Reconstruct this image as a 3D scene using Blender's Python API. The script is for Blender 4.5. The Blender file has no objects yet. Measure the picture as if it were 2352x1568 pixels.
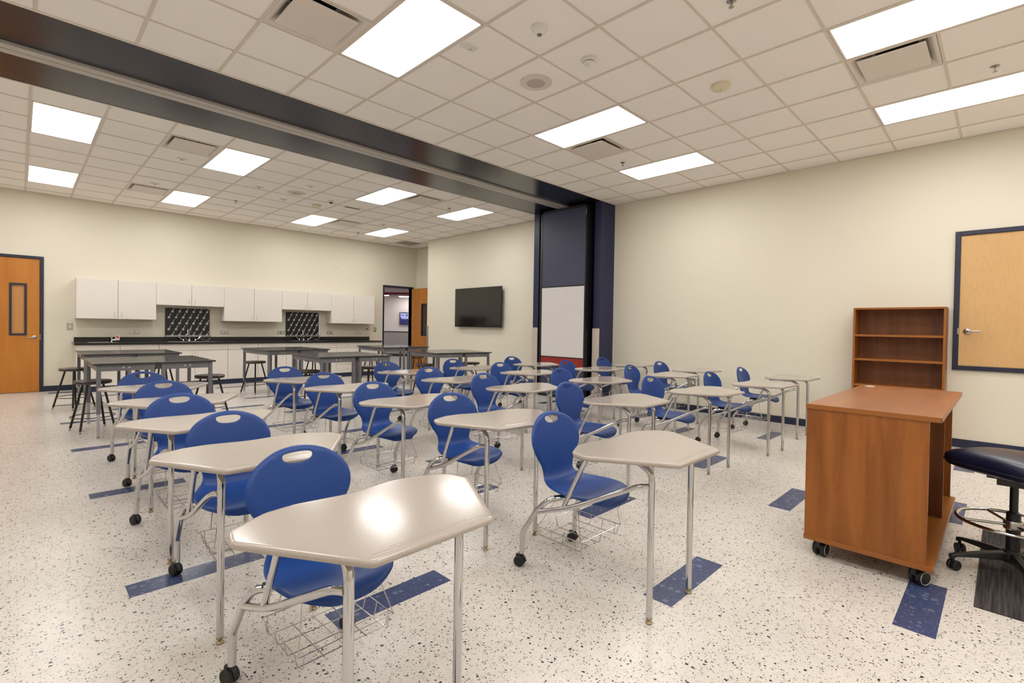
import bpy, bmesh, math, random
from mathutils import Vector, Matrix
from mathutils.geometry import delaunay_2d_cdt
random.seed(4)
PI = math.pi
SC = bpy.context.scene
COL = SC.collection

# ------------------------------------------------------------------ camera
H = 3.626            # ceiling height
XR = 4.713           # right wall
YB = 10.274          # back wall
T = 0.6096           # ceiling module
cam_d = bpy.data.cameras.new('camera'); cam = bpy.data.objects.new('camera', cam_d); COL.objects.link(cam)
yaw, pitch, roll = 0.7855, -0.0130, -0.0166
cy, sy, cp, sp = math.cos(yaw), math.sin(yaw), math.cos(pitch), math.sin(pitch)
fwd = Vector((cy*cp, sy*cp, sp)); rt = Vector((sy, -cy, 0)); dn = fwd.cross(rt)
r2 = math.cos(roll)*rt + math.sin(roll)*dn
d2 = -math.sin(roll)*rt + math.cos(roll)*dn
m = Matrix((r2, -d2, -fwd)).transposed().to_4x4()
m.translation = Vector((-3.127, -2.244, 1.3218))
cam.matrix_world = m
cam_d.sensor_width = 36.0; cam_d.sensor_fit = 'HORIZONTAL'
cam_d.lens = 36.0*1134.0/2352.0
cam_d.shift_y = -17.3/2352.0
cam_d.clip_start = 0.05; cam_d.clip_end = 100
SC.camera = cam

# ------------------------------------------------------------------ world, exposure
w = bpy.data.worlds.new('world'); SC.world = w; w.use_nodes = True
w.node_tree.nodes['Background'].inputs[0].default_value = (1, .9, .8, 1)
w.node_tree.nodes['Background'].inputs[1].default_value = 0.05
SC.view_settings.view_transform = 'Standard'; SC.view_settings.look = 'None'
SC.view_settings.gamma = 1.0; SC.view_settings.use_curve_mapping = False
SC.view_settings.exposure = 0.0
LAMP = 13.6
LAMP_COL = (1.0, .99, .965)

# ------------------------------------------------------------------ materials
def lin(c):
    return tuple(((v/255.0)/12.92 if v/255.0 <= .04045 else ((v/255.0+.055)/1.055)**2.4) for v in c)
def mat(name, rgb, rough=.5, metal=0.0, spec=.5, coat=0.0):
    M = bpy.data.materials.new(name); M.use_nodes = True
    b = M.node_tree.nodes['Principled BSDF']
    b.inputs['Base Color'].default_value = (*lin(rgb), 1)
    b.inputs['Roughness'].default_value = rough; b.inputs['Metallic'].default_value = metal
    b.inputs['Specular IOR Level'].default_value = spec
    b.inputs['Coat Weight'].default_value = coat
    return M
class NT:
    def __init__(s, M): s.t = M.node_tree; s.b = s.t.nodes['Principled BSDF']
    def n(s, typ, **k):
        o = s.t.nodes.new(typ)
        for a, v in k.items():
            if a == 'op': o.operation = v
            elif a[0] == 'i' and a[1:].isdigit(): 
                if hasattr(v, 'links') or isinstance(v, bpy.types.NodeSocket): s.t.links.new(v, o.inputs[int(a[1:])])
                else: o.inputs[int(a[1:])].default_value = v
            else: setattr(o, a, v)
        return o
    def m(s, op, a, b=None, c=None):
        k = dict(op=op, i0=a)
        if b is not None: k['i1'] = b
        if c is not None: k['i2'] = c
        return s.n('ShaderNodeMath', **k).outputs[0]
    def mix(s, f, a, b):
        o = s.t.nodes.new('ShaderNodeMix'); o.data_type = 'RGBA'
        for i, v in ((0, f), (6, a), (7, b)):
            if isinstance(v, bpy.types.NodeSocket): s.t.links.new(v, o.inputs[i])
            else: o.inputs[i].default_value = v
        return o.outputs[2]
    def link(s, a, b): s.t.links.new(a, b)
def c4(rgb): return (*lin(rgb), 1)

def m_floor():
    M = mat('speckled_floor', (222, 213, 200), .26, spec=.35); N = NT(M)
    pos = N.n('ShaderNodeNewGeometry').outputs['Position']
    sep = N.n('ShaderNodeSeparateXYZ', i0=pos)
    X, Y = sep.outputs[0], sep.outputs[1]
    nz = N.n('ShaderNodeTexNoise'); N.link(pos, nz.inputs['Vector']); nz.inputs['Scale'].default_value = 90; nz.inputs['Detail'].default_value = 2
    off = N.n('ShaderNodeVectorMath', op='SCALE'); sub = N.n('ShaderNodeVectorMath', op='SUBTRACT', i0=nz.outputs['Color'], i1=(.5, .5, .5))
    N.link(sub.outputs[0], off.inputs[0]); off.inputs['Scale'].default_value = .014
    p2 = N.n('ShaderNodeVectorMath', op='ADD', i0=pos, i1=off.outputs[0]).outputs[0]
    def chips(scale, rmax, keep, seed):
        sh = N.n('ShaderNodeVectorMath', op='ADD', i0=p2, i1=(seed, seed*1.7, seed*.3)).outputs[0]
        v = N.n('ShaderNodeTexVoronoi', voronoi_dimensions='2D'); N.link(sh, v.inputs['Vector'])
        v.inputs['Scale'].default_value = scale; v.inputs['Randomness'].default_value = 1
        cs = N.n('ShaderNodeSeparateColor', i0=v.outputs['Color'])
        rad = N.m('MULTIPLY', cs.outputs[1], rmax)
        a = N.m('LESS_THAN', v.outputs['Distance'], rad)
        b = N.m('LESS_THAN', cs.outputs[0], keep)
        return N.m('MULTIPLY', a, b), cs.outputs[2]
    base = N.n('ShaderNodeTexNoise'); N.link(pos, base.inputs['Vector']); base.inputs['Scale'].default_value = 14; base.inputs['Detail'].default_value = 4
    col = N.mix(base.outputs[0], c4((200, 193, 185)), c4((218, 211, 203)))
    for sc, rm, kp, sd, ca, cb in ((30, .30, .55, 3.1, (182, 174, 164), (208, 200, 192)), (150, .40, .34, 9.3, (104, 98, 98), (164, 156, 150)),
                           (84, .34, .24, 5.7, (40, 38, 44), (96, 90, 90)), (42, .27, .13, 1.3, (36, 42, 78), (50, 48, 60))):
        mk, rnd = chips(sc, rm, kp, sd)
        cc = N.mix(rnd, c4(ca), c4(cb))
        col = N.mix(mk, col, cc)
    # blue inlay planks 0.61 x 0.15, alternate rows
    def plank(x0, y0):
        fx = N.m('LESS_THAN', N.m('FLOORED_MODULO', N.m('SUBTRACT', X, x0), 3*T), T)
        fy = N.m('LESS_THAN', N.m('FLOORED_MODULO', N.m('SUBTRACT', Y, y0), 3*T), T/4)
        return N.m('MULTIPLY', fx, fy)
    pk = N.m('MAXIMUM', plank(-.9192, -1.1422), plank(-.3096, -.2278))
    inroom = N.m('LESS_THAN', Y, YB-.2)
    pk = N.m('MULTIPLY', pk, inroom)
    mb, rb = chips(26, .42, .5, 7.7)
    mb2, rb2 = chips(60, .4, .5, 2.2)
    blue = N.mix(base.outputs[0], c4((54, 65, 98)), c4((66, 77, 112)))
    blue = N.mix(N.m('MULTIPLY', mb, .5), blue, c4((120, 126, 156)))
    blue = N.mix(N.m('MULTIPLY', mb2, .5), blue, c4((96, 100, 134)))
    col = N.mix(pk, col, blue)
    N.link(col, N.b.inputs['Base Color'])
    return M
def m_paint(name, rgb, rough=.6, bump=.03, scale=180):
    M = mat(name, rgb, rough, spec=.3); N = NT(M)
    nz = N.n('ShaderNodeTexNoise'); N.link(N.n('ShaderNodeNewGeometry').outputs['Position'], nz.inputs['Vector']); nz.inputs['Scale'].default_value = scale
    bp = N.n('ShaderNodeBump'); bp.inputs['Strength'].default_value = bump; bp.inputs['Distance'].default_value = .004
    N.link(nz.outputs[0], bp.inputs['Height']); N.link(bp.outputs[0], N.b.inputs['Normal'])
    return M
def m_wood(name, a, b, axis='Z', rough=.35, scale=1.0, spec=.4):
    M = mat(name, a, rough, spec=spec); N = NT(M)
    pos = N.n('ShaderNodeTexCoord').outputs['Object']
    sc = {'X': (1.2, 14, 14), 'Y': (14, 1.2, 14), 'Z': (14, 14, 1.2)}[axis]
    mp = N.n('ShaderNodeMapping'); N.link(pos, mp.inputs['Vector']); mp.inputs['Scale'].default_value = tuple(v*scale for v in sc)
    nz = N.n('ShaderNodeTexNoise'); N.link(mp.outputs[0], nz.inputs['Vector']); nz.inputs['Scale'].default_value = 1.0
    nz.inputs['Detail'].default_value = 5; nz.inputs['Distortion'].default_value = .6
    n2 = N.n('ShaderNodeTexNoise'); mp2 = N.n('ShaderNodeMapping'); N.link(pos, mp2.inputs['Vector']); mp2.inputs['Scale'].default_value = tuple(v*scale*6 for v in sc)
    N.link(mp2.outputs[0], n2.inputs['Vector']); n2.inputs['Detail'].default_value = 3
    f = N.m('ADD', N.m('MULTIPLY', nz.outputs[0], .75), N.m('MULTIPLY', n2.outputs[0], .25))
    rmp = N.n('ShaderNodeMapRange'); N.link(f, rmp.inputs[0]); rmp.inputs[1].default_value = .32; rmp.inputs[2].default_value = .68
    N.link(N.mix(rmp.outputs[0], c4(a), c4(b)), N.b.inputs['Base Color'])
    return M
def m_contour():
    # rotary cut birch veneer with wandering contour rings
    M = mat('birch_veneer', (222, 182, 128), .4, spec=.35); N = NT(M)
    pos = N.n('ShaderNodeTexCoord').outputs['Object']
    mp = N.n('ShaderNodeMapping'); N.link(pos, mp.inputs['Vector']); mp.inputs['Scale'].default_value = (1, 5.5, 1.1)
    nz = N.n('ShaderNodeTexNoise'); N.link(mp.outputs[0], nz.inputs['Vector']); nz.inputs['Scale'].default_value = 1.3; nz.inputs['Detail'].default_value = 2
    s = N.m('SINE', N.m('MULTIPLY', nz.outputs[0], 75.0))
    mr = N.n('ShaderNodeMapRange'); N.link(s, mr.inputs[0]); mr.inputs[1].default_value = .4; mr.inputs[2].default_value = 1.0
    n2 = N.n('ShaderNodeTexNoise'); N.link(pos, n2.inputs['Vector']); n2.inputs['Scale'].default_value = 3
    base = N.mix(n2.outputs[0], c4((212, 172, 120)), c4((200, 160, 108)))
    N.link(N.mix(N.m('MULTIPLY', mr.outputs[0], .20), base, c4((188, 142, 92))), N.b.inputs['Base Color'])
    return M
def m_speckle(name, rgb, rgb2, rough, spec=.5, coat=0, scale=420):
    M = mat(name, rgb, rough, spec=spec, coat=coat); N = NT(M)
    N.b.inputs['Coat Roughness'].default_value = .05
    v = N.n('ShaderNodeTexNoise'); N.link(N.n('ShaderNodeTexCoord').outputs['Object'], v.inputs['Vector']); v.inputs['Scale'].default_value = scale; v.inputs['Detail'].default_value = 1
    mr = N.n('ShaderNodeMapRange'); N.link(v.outputs[0], mr.inputs[0]); mr.inputs[1].default_value = .42; mr.inputs[2].default_value = .6
    N.link(N.mix(mr.outputs[0], c4(rgb), c4(rgb2)), N.b.inputs['Base Color'])
    return M
def m_mat():
    M = mat('ribbed_carpet', (50, 46, 46), .9, spec=.1); N = NT(M)
    pos = N.n('ShaderNodeNewGeometry').outputs['Position']
    mp = N.n('ShaderNodeMapping'); N.link(pos, mp.inputs['Vector']); mp.inputs['Scale'].default_value = (3.0, 95, 1)
    nz = N.n('ShaderNodeTexNoise'); N.link(mp.outputs[0], nz.inputs['Vector']); nz.inputs['Scale'].default_value = 1; nz.inputs['Detail'].default_value = 2
    mr = N.n('ShaderNodeMapRange'); N.link(nz.outputs[0], mr.inputs[0]); mr.inputs[1].default_value = .35; mr.inputs[2].default_value = .68
    N.link(N.mix(mr.outputs[0], c4((46, 43, 44)), c4((82, 76, 73))), N.b.inputs['Base Color'])
    return M
def emit(name, rgb, s):
    M = bpy.data.materials.new(name); M.use_nodes = True; b = M.node_tree.nodes['Principled BSDF']
    b.inputs['Base Color'].default_value = (.8, .8, .8, 1); b.inputs['Emission Color'].default_value = (*rgb, 1); b.inputs['Emission Strength'].default_value = s
    return M
def m_tile():
    M = m_paint('acoustic_tile', (250, 244, 238), .9, .25, 320); return M

FLOOR = m_floor()
WALL = m_paint('cream_wall_paint', (221, 214, 197))
TILE = m_tile()
GRID = mat('ceiling_grid_metal', (218, 208, 195), .5)
NAVYP = m_paint('navy_gloss_paint', (24, 26, 44), .22, .006); NAVYP.node_tree.nodes['Principled BSDF'].inputs['Specular IOR Level'].default_value = .5
NAVY = m_paint('navy_wall_paint', (42, 46, 74), .42, .01)
BASEB = mat('navy_rubber_base', (28, 36, 62), .5)
FRAME = mat('navy_door_frame', (30, 34, 56), .4)
ALU = mat('grey_aluminium', (190, 184, 178), .45, .2)
DIFF = emit('lamp_diffuser', LAMP_COL, LAMP)
WHITE = mat('white_painted_metal', (226, 216, 206), .5)
OFFW = mat('white_plastic', (228, 224, 216), .4)
PULL = mat('satin_pull', (206, 200, 192), .35, .3)
DARKG = mat('dark_gap', (38, 34, 32), .8)
CHROME = mat('chrome_tube', (200, 199, 200), .09, 1.0)
WIRE = mat('chrome_wire', (190, 188, 186), .22, 1.0)
BLUE = mat('blue_plastic', (21, 60, 128), .40, spec=.38)
BLACK = mat('black_plastic', (18, 17, 18), .42)
RUBBER = mat('black_rubber', (22, 21, 22), .6)
DESKM = m_speckle('beige_desktop', (178, 167, 158), (160, 149, 141), .14, .5, 0, 700)
GLIDE = mat('brass_glide', (150, 132, 100), .35, .7)
LABTOP = mat('black_resin_top', (58, 57, 58), .16, spec=.5)
LABLEG = mat('grey_enamel_steel', (112, 110, 114), .42)
LABFOOT = mat('silver_leg_insert', (178, 172, 176), .35, .35)
STOOLM = mat('dark_bronze_steel', (34, 30, 29), .35, .3)
STOOLS = mat('brown_black_seat', (56, 44, 40), .3)
CAB = m_speckle('white_laminate', (226, 219, 211), (224, 217, 209), .45, .3, 0, 60)
SEAM = mat('shadow_seam', (150, 142, 134), .8)
COUNTER = mat('black_countertop', (22, 21, 22), .22)
STEEL = mat('brushed_steel', (176, 174, 172), .25, 1.0)
PEG = mat('grey_peg_plastic', (212, 206, 200), .45)
CHERRY = m_wood('cherry_laminate', (118, 65, 22), (158, 95, 38), 'Z', .38)
CHERRYX = m_wood('cherry_laminate_top', (130, 75, 34), (160, 98, 50), 'X', .28)
CHERRYD = m_wood('cherry_shelf', (106, 60, 30), (134, 80, 44), 'Z', .42)
CHEDGE = mat('cherry_edge_band', (146, 86, 32), .35)
ORANGE = m_wood('amber_birch_door', (196, 128, 50), (178, 108, 36), 'Z', .35, .6)
BIRCH = m_contour()
GUARD = mat('corner_guard_plastic', (204, 190, 176), .5)
GUARDG = mat('grey_guard_plastic', (140, 132, 124), .5)
BOARD = mat('whiteboard', (222, 218, 216), .25)
RED = mat('red_laminate', (148, 34, 26), .5)
PANELN = mat('navy_fabric_panel', (56, 60, 88), .5)
SCREEN = mat('dark_screen', (24, 21, 19), .12, spec=.6)
VINYL = mat('navy_vinyl', (26, 30, 54), .33)
MATM = m_mat()
GLASS = mat('door_glass_painted_view', (206, 146, 84), .12);  # orange look of the room beyond is put into the pane colour
_g = GLASS.node_tree.nodes['Principled BSDF']; _g.inputs['Transmission Weight'].default_value = .15
HALLW = mat('hall_wall_paint', (214, 206, 202), .6)
HALLG = mat('hall_wainscot', (150, 144, 142), .6)
HALLC = mat('hall_ceiling', (176, 166, 166), .8)
HALLF = mat('hall_floor_tile', (178, 172, 170), .3)
REDB = mat('maroon_beam', (112, 24, 26), .6)

# ------------------------------------------------------------------ object helpers
def finish(name, bm, mt, parent=None, smooth=False, bevel=0):
    me = bpy.data.meshes.new(name)
    bmesh.ops.recalc_face_normals(bm, faces=bm.faces[:])
    bm.to_mesh(me); bm.free()
    mts = mt if isinstance(mt, (list, tuple)) else [mt]
    for x in mts: me.materials.append(x)
    if smooth:
        for p in me.polygons: p.use_smooth = True
        if smooth != 'all': me.set_sharp_from_angle(angle=math.radians(42))
    o = bpy.data.objects.new(name, me); COL.objects.link(o)
    if parent is not None: o.parent = parent
    if bevel:
        md = o.modifiers.new('bevel', 'BEVEL'); md.width = bevel; md.segments = 2; md.limit_method = 'ANGLE'
    return o
def thing(name, label, cat, loc=(0, 0, 0), rz=0, group=None):
    o = bpy.data.objects.new(name, None); COL.objects.link(o); o.empty_display_size = .1
    o.location = loc; o.rotation_euler = (0, 0, rz); tag(o, label, cat, group); return o
def tag(o, label, cat, group=None):
    o['label'] = label; o['category'] = cat
    if group: o['group'] = group
    return o
def struct(o): o['kind'] = 'structure'; return o
def dup(root, loc, rz, label, group=None):
    r = root.copy(); COL.objects.link(r); r.location = loc; r.rotation_euler = (0, 0, rz); r['label'] = label
    if group: r['group'] = group
    def kids(src, dst):
        for ch in list(src.children):
            c = ch.copy(); COL.objects.link(c); c.parent = dst
            kids(ch, c)
    kids(root, r)
    return r
def box(bm, x0, y0, z0, x1, y1, z1, M=None, mi=0):
    vs = [bm.verts.new(v) for v in ((x0, y0, z0), (x1, y0, z0), (x1, y1, z0), (x0, y1, z0), (x0, y0, z1), (x1, y0, z1), (x1, y1, z1), (x0, y1, z1))]
    if M is not None:
        for v in vs: v.co = M @ v.co
    for f in ((0, 3, 2, 1), (4, 5, 6, 7), (0, 1, 5, 4), (1, 2, 6, 5), (2, 3, 7, 6), (3, 0, 4, 7)):
        q = bm.faces.new([vs[i] for i in f]); q.material_index = mi
def B(*boxes):
    bm = bmesh.new()
    for b in boxes: box(bm, *b)
    return bm
def roundpath(pts, r, n=5):
    pts = [Vector(p) for p in pts]
    if r <= 0: return pts
    out = [pts[0]]
    for i in range(1, len(pts)-1):
        a, b, c = pts[i-1], pts[i], pts[i+1]
        u = (a-b); v = (c-b); lu, lv = u.length, v.length
        u.normalize(); v.normalize()
        ang = u.angle(v)
        if ang > PI-.02: out.append(b); continue
        d = min(r/math.tan(ang/2), lu*.48, lv*.48)
        p0, p1 = b+u*d, b+v*d
        for k in range(n+1):
            t = k/n; out.append(p0*(1-t)**2 + b*2*t*(1-t) + p1*t*t)
    out.append(pts[-1]); return out
def tube(bm, pts, rad, fil=0, n=8, closed=False, cap=True, mi=0, seg=5):
    pts = roundpath(pts, fil, seg) if not closed else [Vector(p) for p in pts]
    L = len(pts); rings = []; up = None
    for i, p in enumerate(pts):
        if closed: t = (pts[(i+1) % L]-pts[i-1])
        elif i == 0: t = pts[1]-pts[0]
        elif i == L-1: t = pts[-1]-pts[-2]
        else: t = (pts[i+1]-p).normalized()+(p-pts[i-1]).normalized()
        t.normalize()
        if up is None: up = Vector((0, 0, 1)) if abs(t.z) < .9 else Vector((1, 0, 0))
        a = (up - t*up.dot(t))
        if a.length < 1e-6: a = t.orthogonal()
        a.normalize(); up = a; b = t.cross(a)
        rr = rad[i] if isinstance(rad, (list, tuple)) else rad
        rings.append([bm.verts.new(p + a*rr*math.cos(2*PI*k/n) + b*rr*math.sin(2*PI*k/n)) for k in range(n)])
    for i in range(L if closed else L-1):
        A, Bq = rings[i], rings[(i+1) % L]
        for k in range(n):
            f = bm.faces.new((A[k], A[(k+1) % n], Bq[(k+1) % n], Bq[k])); f.material_index = mi
    if cap and not closed:
        for q in (bm.faces.new(rings[0][::-1]), bm.faces.new(rings[-1])): q.material_index = mi
def lathe(bm, prof, n=24, M=None, mi=0):
    # prof: list of (r, z); axis Z, ends with r=0 closed
    rings = []
    for r, z in prof:
        if r < 1e-6: vs = [bm.verts.new((0, 0, z))]
        else: vs = [bm.verts.new((r*math.cos(2*PI*k/n), r*math.sin(2*PI*k/n), z)) for k in range(n)]
        if M is not None:
            for v in vs: v.co = M @ v.co
        rings.append(vs)
    for A, Bq in zip(rings, rings[1:]):
        for k in range(n):
            a, b = A[k % len(A)], A[(k+1) % len(A)]; c, d = Bq[(k+1) % len(Bq)], Bq[k % len(Bq)]
            vs = []
            for v in (a, b, c, d):
                if v not in vs: vs.append(v)
            if len(vs) > 2:
                f = bm.faces.new(vs); f.material_index = mi
    for R_ in (rings[0], rings[-1]):
        if len(R_) > 2: 
            f = bm.faces.new(R_); f.material_index = mi
def TM(loc, rx=0, ry=0, rz=0):
    return Matrix.Translation(loc) @ Matrix.Rotation(rz, 4, 'Z') @ Matrix.Rotation(ry, 4, 'Y') @ Matrix.Rotation(rx, 4, 'X')
def text_mesh(name, s, size, mt, parent, M, ext=.0008):
    cu = bpy.data.curves.new(name, 'FONT'); cu.body = s; cu.size = size; cu.extrude = ext
    o = bpy.data.objects.new(name, cu); COL.objects.link(o)
    dg = bpy.context.evaluated_depsgraph_get(); dg.update()
    me = bpy.data.meshes.new_from_object(o.evaluated_get(dg)); bpy.data.objects.remove(o)
    me.materials.clear(); me.materials.append(mt); me.transform(M)
    q = bpy.data.objects.new(name, me); COL.objects.link(q); q.parent = parent; return q

# ------------------------------------------------------------------ room shell
WX0, WY0 = -6.2, -5.2
def st(name, bm, mt, parent=None, **k):
    o = finish(name, bm, mt, parent, **k)
    if parent is None: struct(o)
    return o
st('floor', B((WX0-.15, WY0-.15, -.12, 5.45, YB+.15, 0)), FLOOR)
st('wall_right', B((XR, WY0, 0, XR+.15, 2.94, H)), WALL)
st('wall_left', B((WX0-.15, WY0-.15, 0, WX0, YB+.15, H)), WALL)
st('wall_front', B((WX0, WY0-.15, 0, XR+.15, WY0, H)), WALL)
DL0, DL1, DH = -3.77, -2.852, 2.425        # left door opening
DR0, DR1 = 4.222, 5.148                     # right door opening
st('wall_back', B((WX0, YB, 0, DL0, YB+.15, H), (DL0, YB, DH, DL1, YB+.15, H), (DL1, YB, 0, DR0, YB+.15, H),
                  (DR0, YB, DH, DR1, YB+.15, H), (DR1, YB, 0, 5.45, YB+.15, H)), WALL)
st('wall_screen_side', B((XR, 4.57, 0, 5.45, 8.86, H)), WALL)
st('wall_recess', B((5.30, 8.86, 0, 5.45, YB, H)), WALL)
# navy pocket for the folding partition
st('wall_pocket_near', B((4.28, 2.94, 0, XR, 3.08, H), (XR, 2.94, 0, 5.6, 3.08, H)), NAVY)
st('wall_pocket_far', B((4.28, 4.43, 0, XR, 4.57, H), (XR, 4.43, 0, 5.6, 4.57, H)), NAVY)
st('wall_pocket_end', B((5.6, 2.94, 0, 5.75, 4.57, H)), NAVY)
# navy soffit band across the ceiling
st('ceiling_band', B((WX0, 2.94, H, 5.6, 4.565, H+.12)), NAVYP)
st('trim_1', B((WX0, 2.918, H-.004, XR, 2.94, H+.01), (WX0, 4.565, H-.004, XR, 4.59, H+.01)), WHITE)
# partition track
trk = thing('partition_track', 'long grey aluminium twin rail track in the navy band overhead', 'track', (0, 3.76, H))
finish('track_plate', B((WX0, -.10, -.006, 4.26, .105, 0)), ALU, trk)
finish('rail', B((WX0, -.10, -.03, 4.26, -.012, -.006)), ALU, trk, bevel=.003)
finish('rail', B((WX0, .004, -.03, 4.26, .095, -.006)), ALU, trk, bevel=.003)

# ceiling tiles: cells with holes where lamps and diffusers sit
lamps_f = [(-5, 1), (-2, 1), (2, 1), (5, 1), (-5, -4), (-2, -4), (2, -4), (5, -4), (-9, 1), (-9, -4), (-5, -8), (-2, -8), (2, -8), (5, -8)]
lamps_b = [(-5, 0), (-2, 0), (2, 0), (5, 0), (-5, 5), (-2, 5), (2, 5), (5, 5), (-9, 0), (-9, 5)]
YO = 8.31*T                                  # back room grid origin
dif_f = [(-3, 2), (3, 2), (3, -3), (-3, -3)]
dif_b = [(-3, 0), (-3, 5), (3, 0), (3, 5)]
def ceiling(name, ylines, lamps, difs, extra, y0grid, x1):
    xl = [WX0]+[k*T for k in range(-10, 10) if WX0 < k*T < x1]+[x1]
    bm = bmesh.new()
    holes = set()
    for (i, j) in lamps: holes |= {(i, j), (i, j+1)}
    for c in difs+extra: holes.add(c)
    cells = []
    for a, b in zip(xl, xl[1:]):
        for c, d in zip(ylines, ylines[1:]):
            key = (math.floor(((a+b)/2)/T), math.floor(((c+d)/2-y0grid)/T))
            if key in holes: continue
            vs = [bm.verts.new(v) for v in ((a, c, H+.006), (a, d, H+.006), (b, d, H+.006), (b, c, H+.006))]
            bm.faces.new(vs)
    st(name, bm, TILE)
    g = bmesh.new(); hw = .0125
    for x in xl[1:-1]: box(g, x-hw, ylines[0], H, x+hw, ylines[-1], H+.0055)
    for a, b in zip(xl, xl[1:]):
        for y in ylines[1:-1]:
            key1 = (math.floor(((a+b)/2)/T), math.floor((y+.01-y0grid)/T)); key0 = (key1[0], key1[1]-1)
            if any(((i, j) == key0 and (i, j+1) == key1) for (i, j) in lamps): continue
            box(g, a+hw, y-hw*.8, H+.0005, b-hw, y+hw*.8, H+.0055)
    # wall angle
    box(g, xl[0], ylines[0], H-.001, xl[-1], ylines[0]+.02, H+.005); box(g, xl[0], ylines[-1]-.02, H-.001, xl[-1], ylines[-1], H+.005)
    box(g, xl[-1]-.02, ylines[0], H-.001, xl[-1], ylines[-1], H+.005)
    st(name.replace('ceiling', 'ceiling_grid') if name != 'ceiling' else 'ceiling_grid', g, GRID)
yf = [WY0]+[k*T for k in range(-8, 5)]+[2.94]
yb = [4.565]+[YO+k*T for k in range(0, 9)]+[YB]
ceiling('ceiling', yf, lamps_f, dif_f, [], 0.0, XR)
ceiling('ceiling_back', yb, lamps_b, dif_b, [(7, 7)], YO, 5.30)

# lamps
def make_lamp():
    t = thing('ceiling_light', '', 'ceiling light', group='flat ceiling lamps')
    g = .013
    bm = B((g, g, 0, g+.016, 2*T-g, .02), (T-g-.016, g, 0, T-g, 2*T-g, .02), (g, g, 0, T-g, g+.016, .02), (g, 2*T-g-.016, 0, T-g, 2*T-g, .02))
    finish('lamp_frame', bm, WHITE, t)
    finish('diffuser', B((g+.016, g+.016, .005, T-g-.016, 2*T-g-.016, .012)), DIFF, t)
    return t
LL = {(-2, 1): 'large lit ceiling lamp nearest overhead, left of the domed sensor', (2, 1): 'lit ceiling lamp in front of the navy band beside the small air diffuser',
      (5, 1): 'lit ceiling lamp nearest the corner of cream wall and navy column', (2, -4): 'long lit ceiling lamp cut off at the top right corner',
      (5, -4): 'long lit ceiling lamp at right edge above the wall cabinet door'}
LB = {(-5, 0): 'square looking lit lamp behind the band above the left door, nearer one', (-2, 0): 'lit lamp just behind the band, right of the first rear diffuser',
      (2, 0): 'lit lamp just behind the band with a diffuser at its right side', (5, 0): 'lit lamp behind the band nearest the navy column',
      (-5, 5): 'lit lamp close to the back wall above the left door', (-2, 5): 'lit lamp close to the back wall above the left cabinets',
      (2, 5): 'lit lamp close to the back wall above the right cabinets', (5, 5): 'lit lamp close to the back wall near the grey return grille'}
lamp0 = None
for (lst, y0, LD) in ((lamps_f, 0.0, LL), (lamps_b, YO, LB)):
    for (i, j) in lst:
        lb = LD.get((i, j), 'lit flat ceiling lamp outside the picture frame')
        loc = (i*T, y0+j*T, H)
        if lamp0 is None: lamp0 = make_lamp(); lamp0.location = loc; lamp0['label'] = lb
        else: dup(lamp0, loc, 0, lb)
# diffusers
def make_diffuser():
    t = thing('air_diffuser', '', 'air vent', group='square ceiling air diffusers')
    bm = bmesh.new(); g = .013
    def ring(s, z): 
        c = T/2; return [bm.verts.new((c+a*s, c+b*s, z)) for a, b in ((-1, -1), (1, -1), (1, 1), (-1, 1))]
    rs = [ring(T/2-g, 0), ring(T/2-.03, 0.0), ring(T/2-.045, .012), ring(T/2-.075, .035), ring(T/2-.10, .07), ring(T/2-.13, .16)]
    for A, C in zip(rs, rs[1:]):
        for k in range(4): bm.faces.new((A[k], A[(k+1) % 4], C[(k+1) % 4], C[k]))
    finish('housing', bm, WHITE, t, smooth=True)
    finish('neck', B((.16, .16, .155, T-.16, T-.16, .175)), DARKG, t)
    bm = B((.077, .077, -.008, T-.077, T-.077, .004))
    finish('face_plate', bm, WHITE, t, bevel=.004)
    finish('hanger', B((.2, .2, .004, .215, .215, .16), (T-.215, T-.215, .004, T-.2, T-.2, .16)), DARKG, t)
    return t
DLB = {('f', -3, 2): 'square ceiling diffuser left of the largest lamp overhead', ('f', 3, 2): 'square ceiling diffuser beside the lamp near the navy band, front room',
       ('f', 3, -3): 'square ceiling diffuser between the two long lamps at upper right', ('f', -3, -3): 'square ceiling diffuser outside the frame',
       ('b', -3, 0): 'square rear diffuser nearest the band at left', ('b', -3, 5): 'square rear diffuser above the leftmost wall cabinets',
       ('b', 3, 0): 'square rear diffuser nearest the band at right', ('b', 3, 5): 'square rear diffuser above the right wall cabinets'}
df0 = None
for k, lst, y0 in (('f', dif_f, 0.0), ('b', dif_b, YO)):
    for (i, j) in lst:
        loc = (i*T, y0+j*T, H); lb = DLB[(k, i, j)]
        if df0 is None: df0 = make_diffuser(); df0.location = loc; df0['label'] = lb
        else: dup(df0, loc, 0, lb)
gr = thing('return_grille', 'grey egg-crate return air grille in rear ceiling corner', 'air vent', (7*T, YO+7*T, H))
finish('grille_frame', B((.013, .013, 0, .045, T-.013, .015), (T-.045, .013, 0, T-.013, T-.013, .015), (.013, .013, 0, T-.013, .045, .015), (.013, T-.045, 0, T-.013, T-.013, .015)), WHITE, gr)
bm = bmesh.new()
for k in range(1, 18): box(bm, .045+k*.029, .045, .002, .048+k*.029, T-.045, .014); box(bm, .045, .045+k*.029, .002, T-.045, .048+k*.029, .014)
finish('egg_crate', bm, mat('grille_grey', (196, 188, 180), .6), gr); finish('duct', B((.045, .045, .06, T-.045, T-.045, .07)), DARKG, gr)

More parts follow.
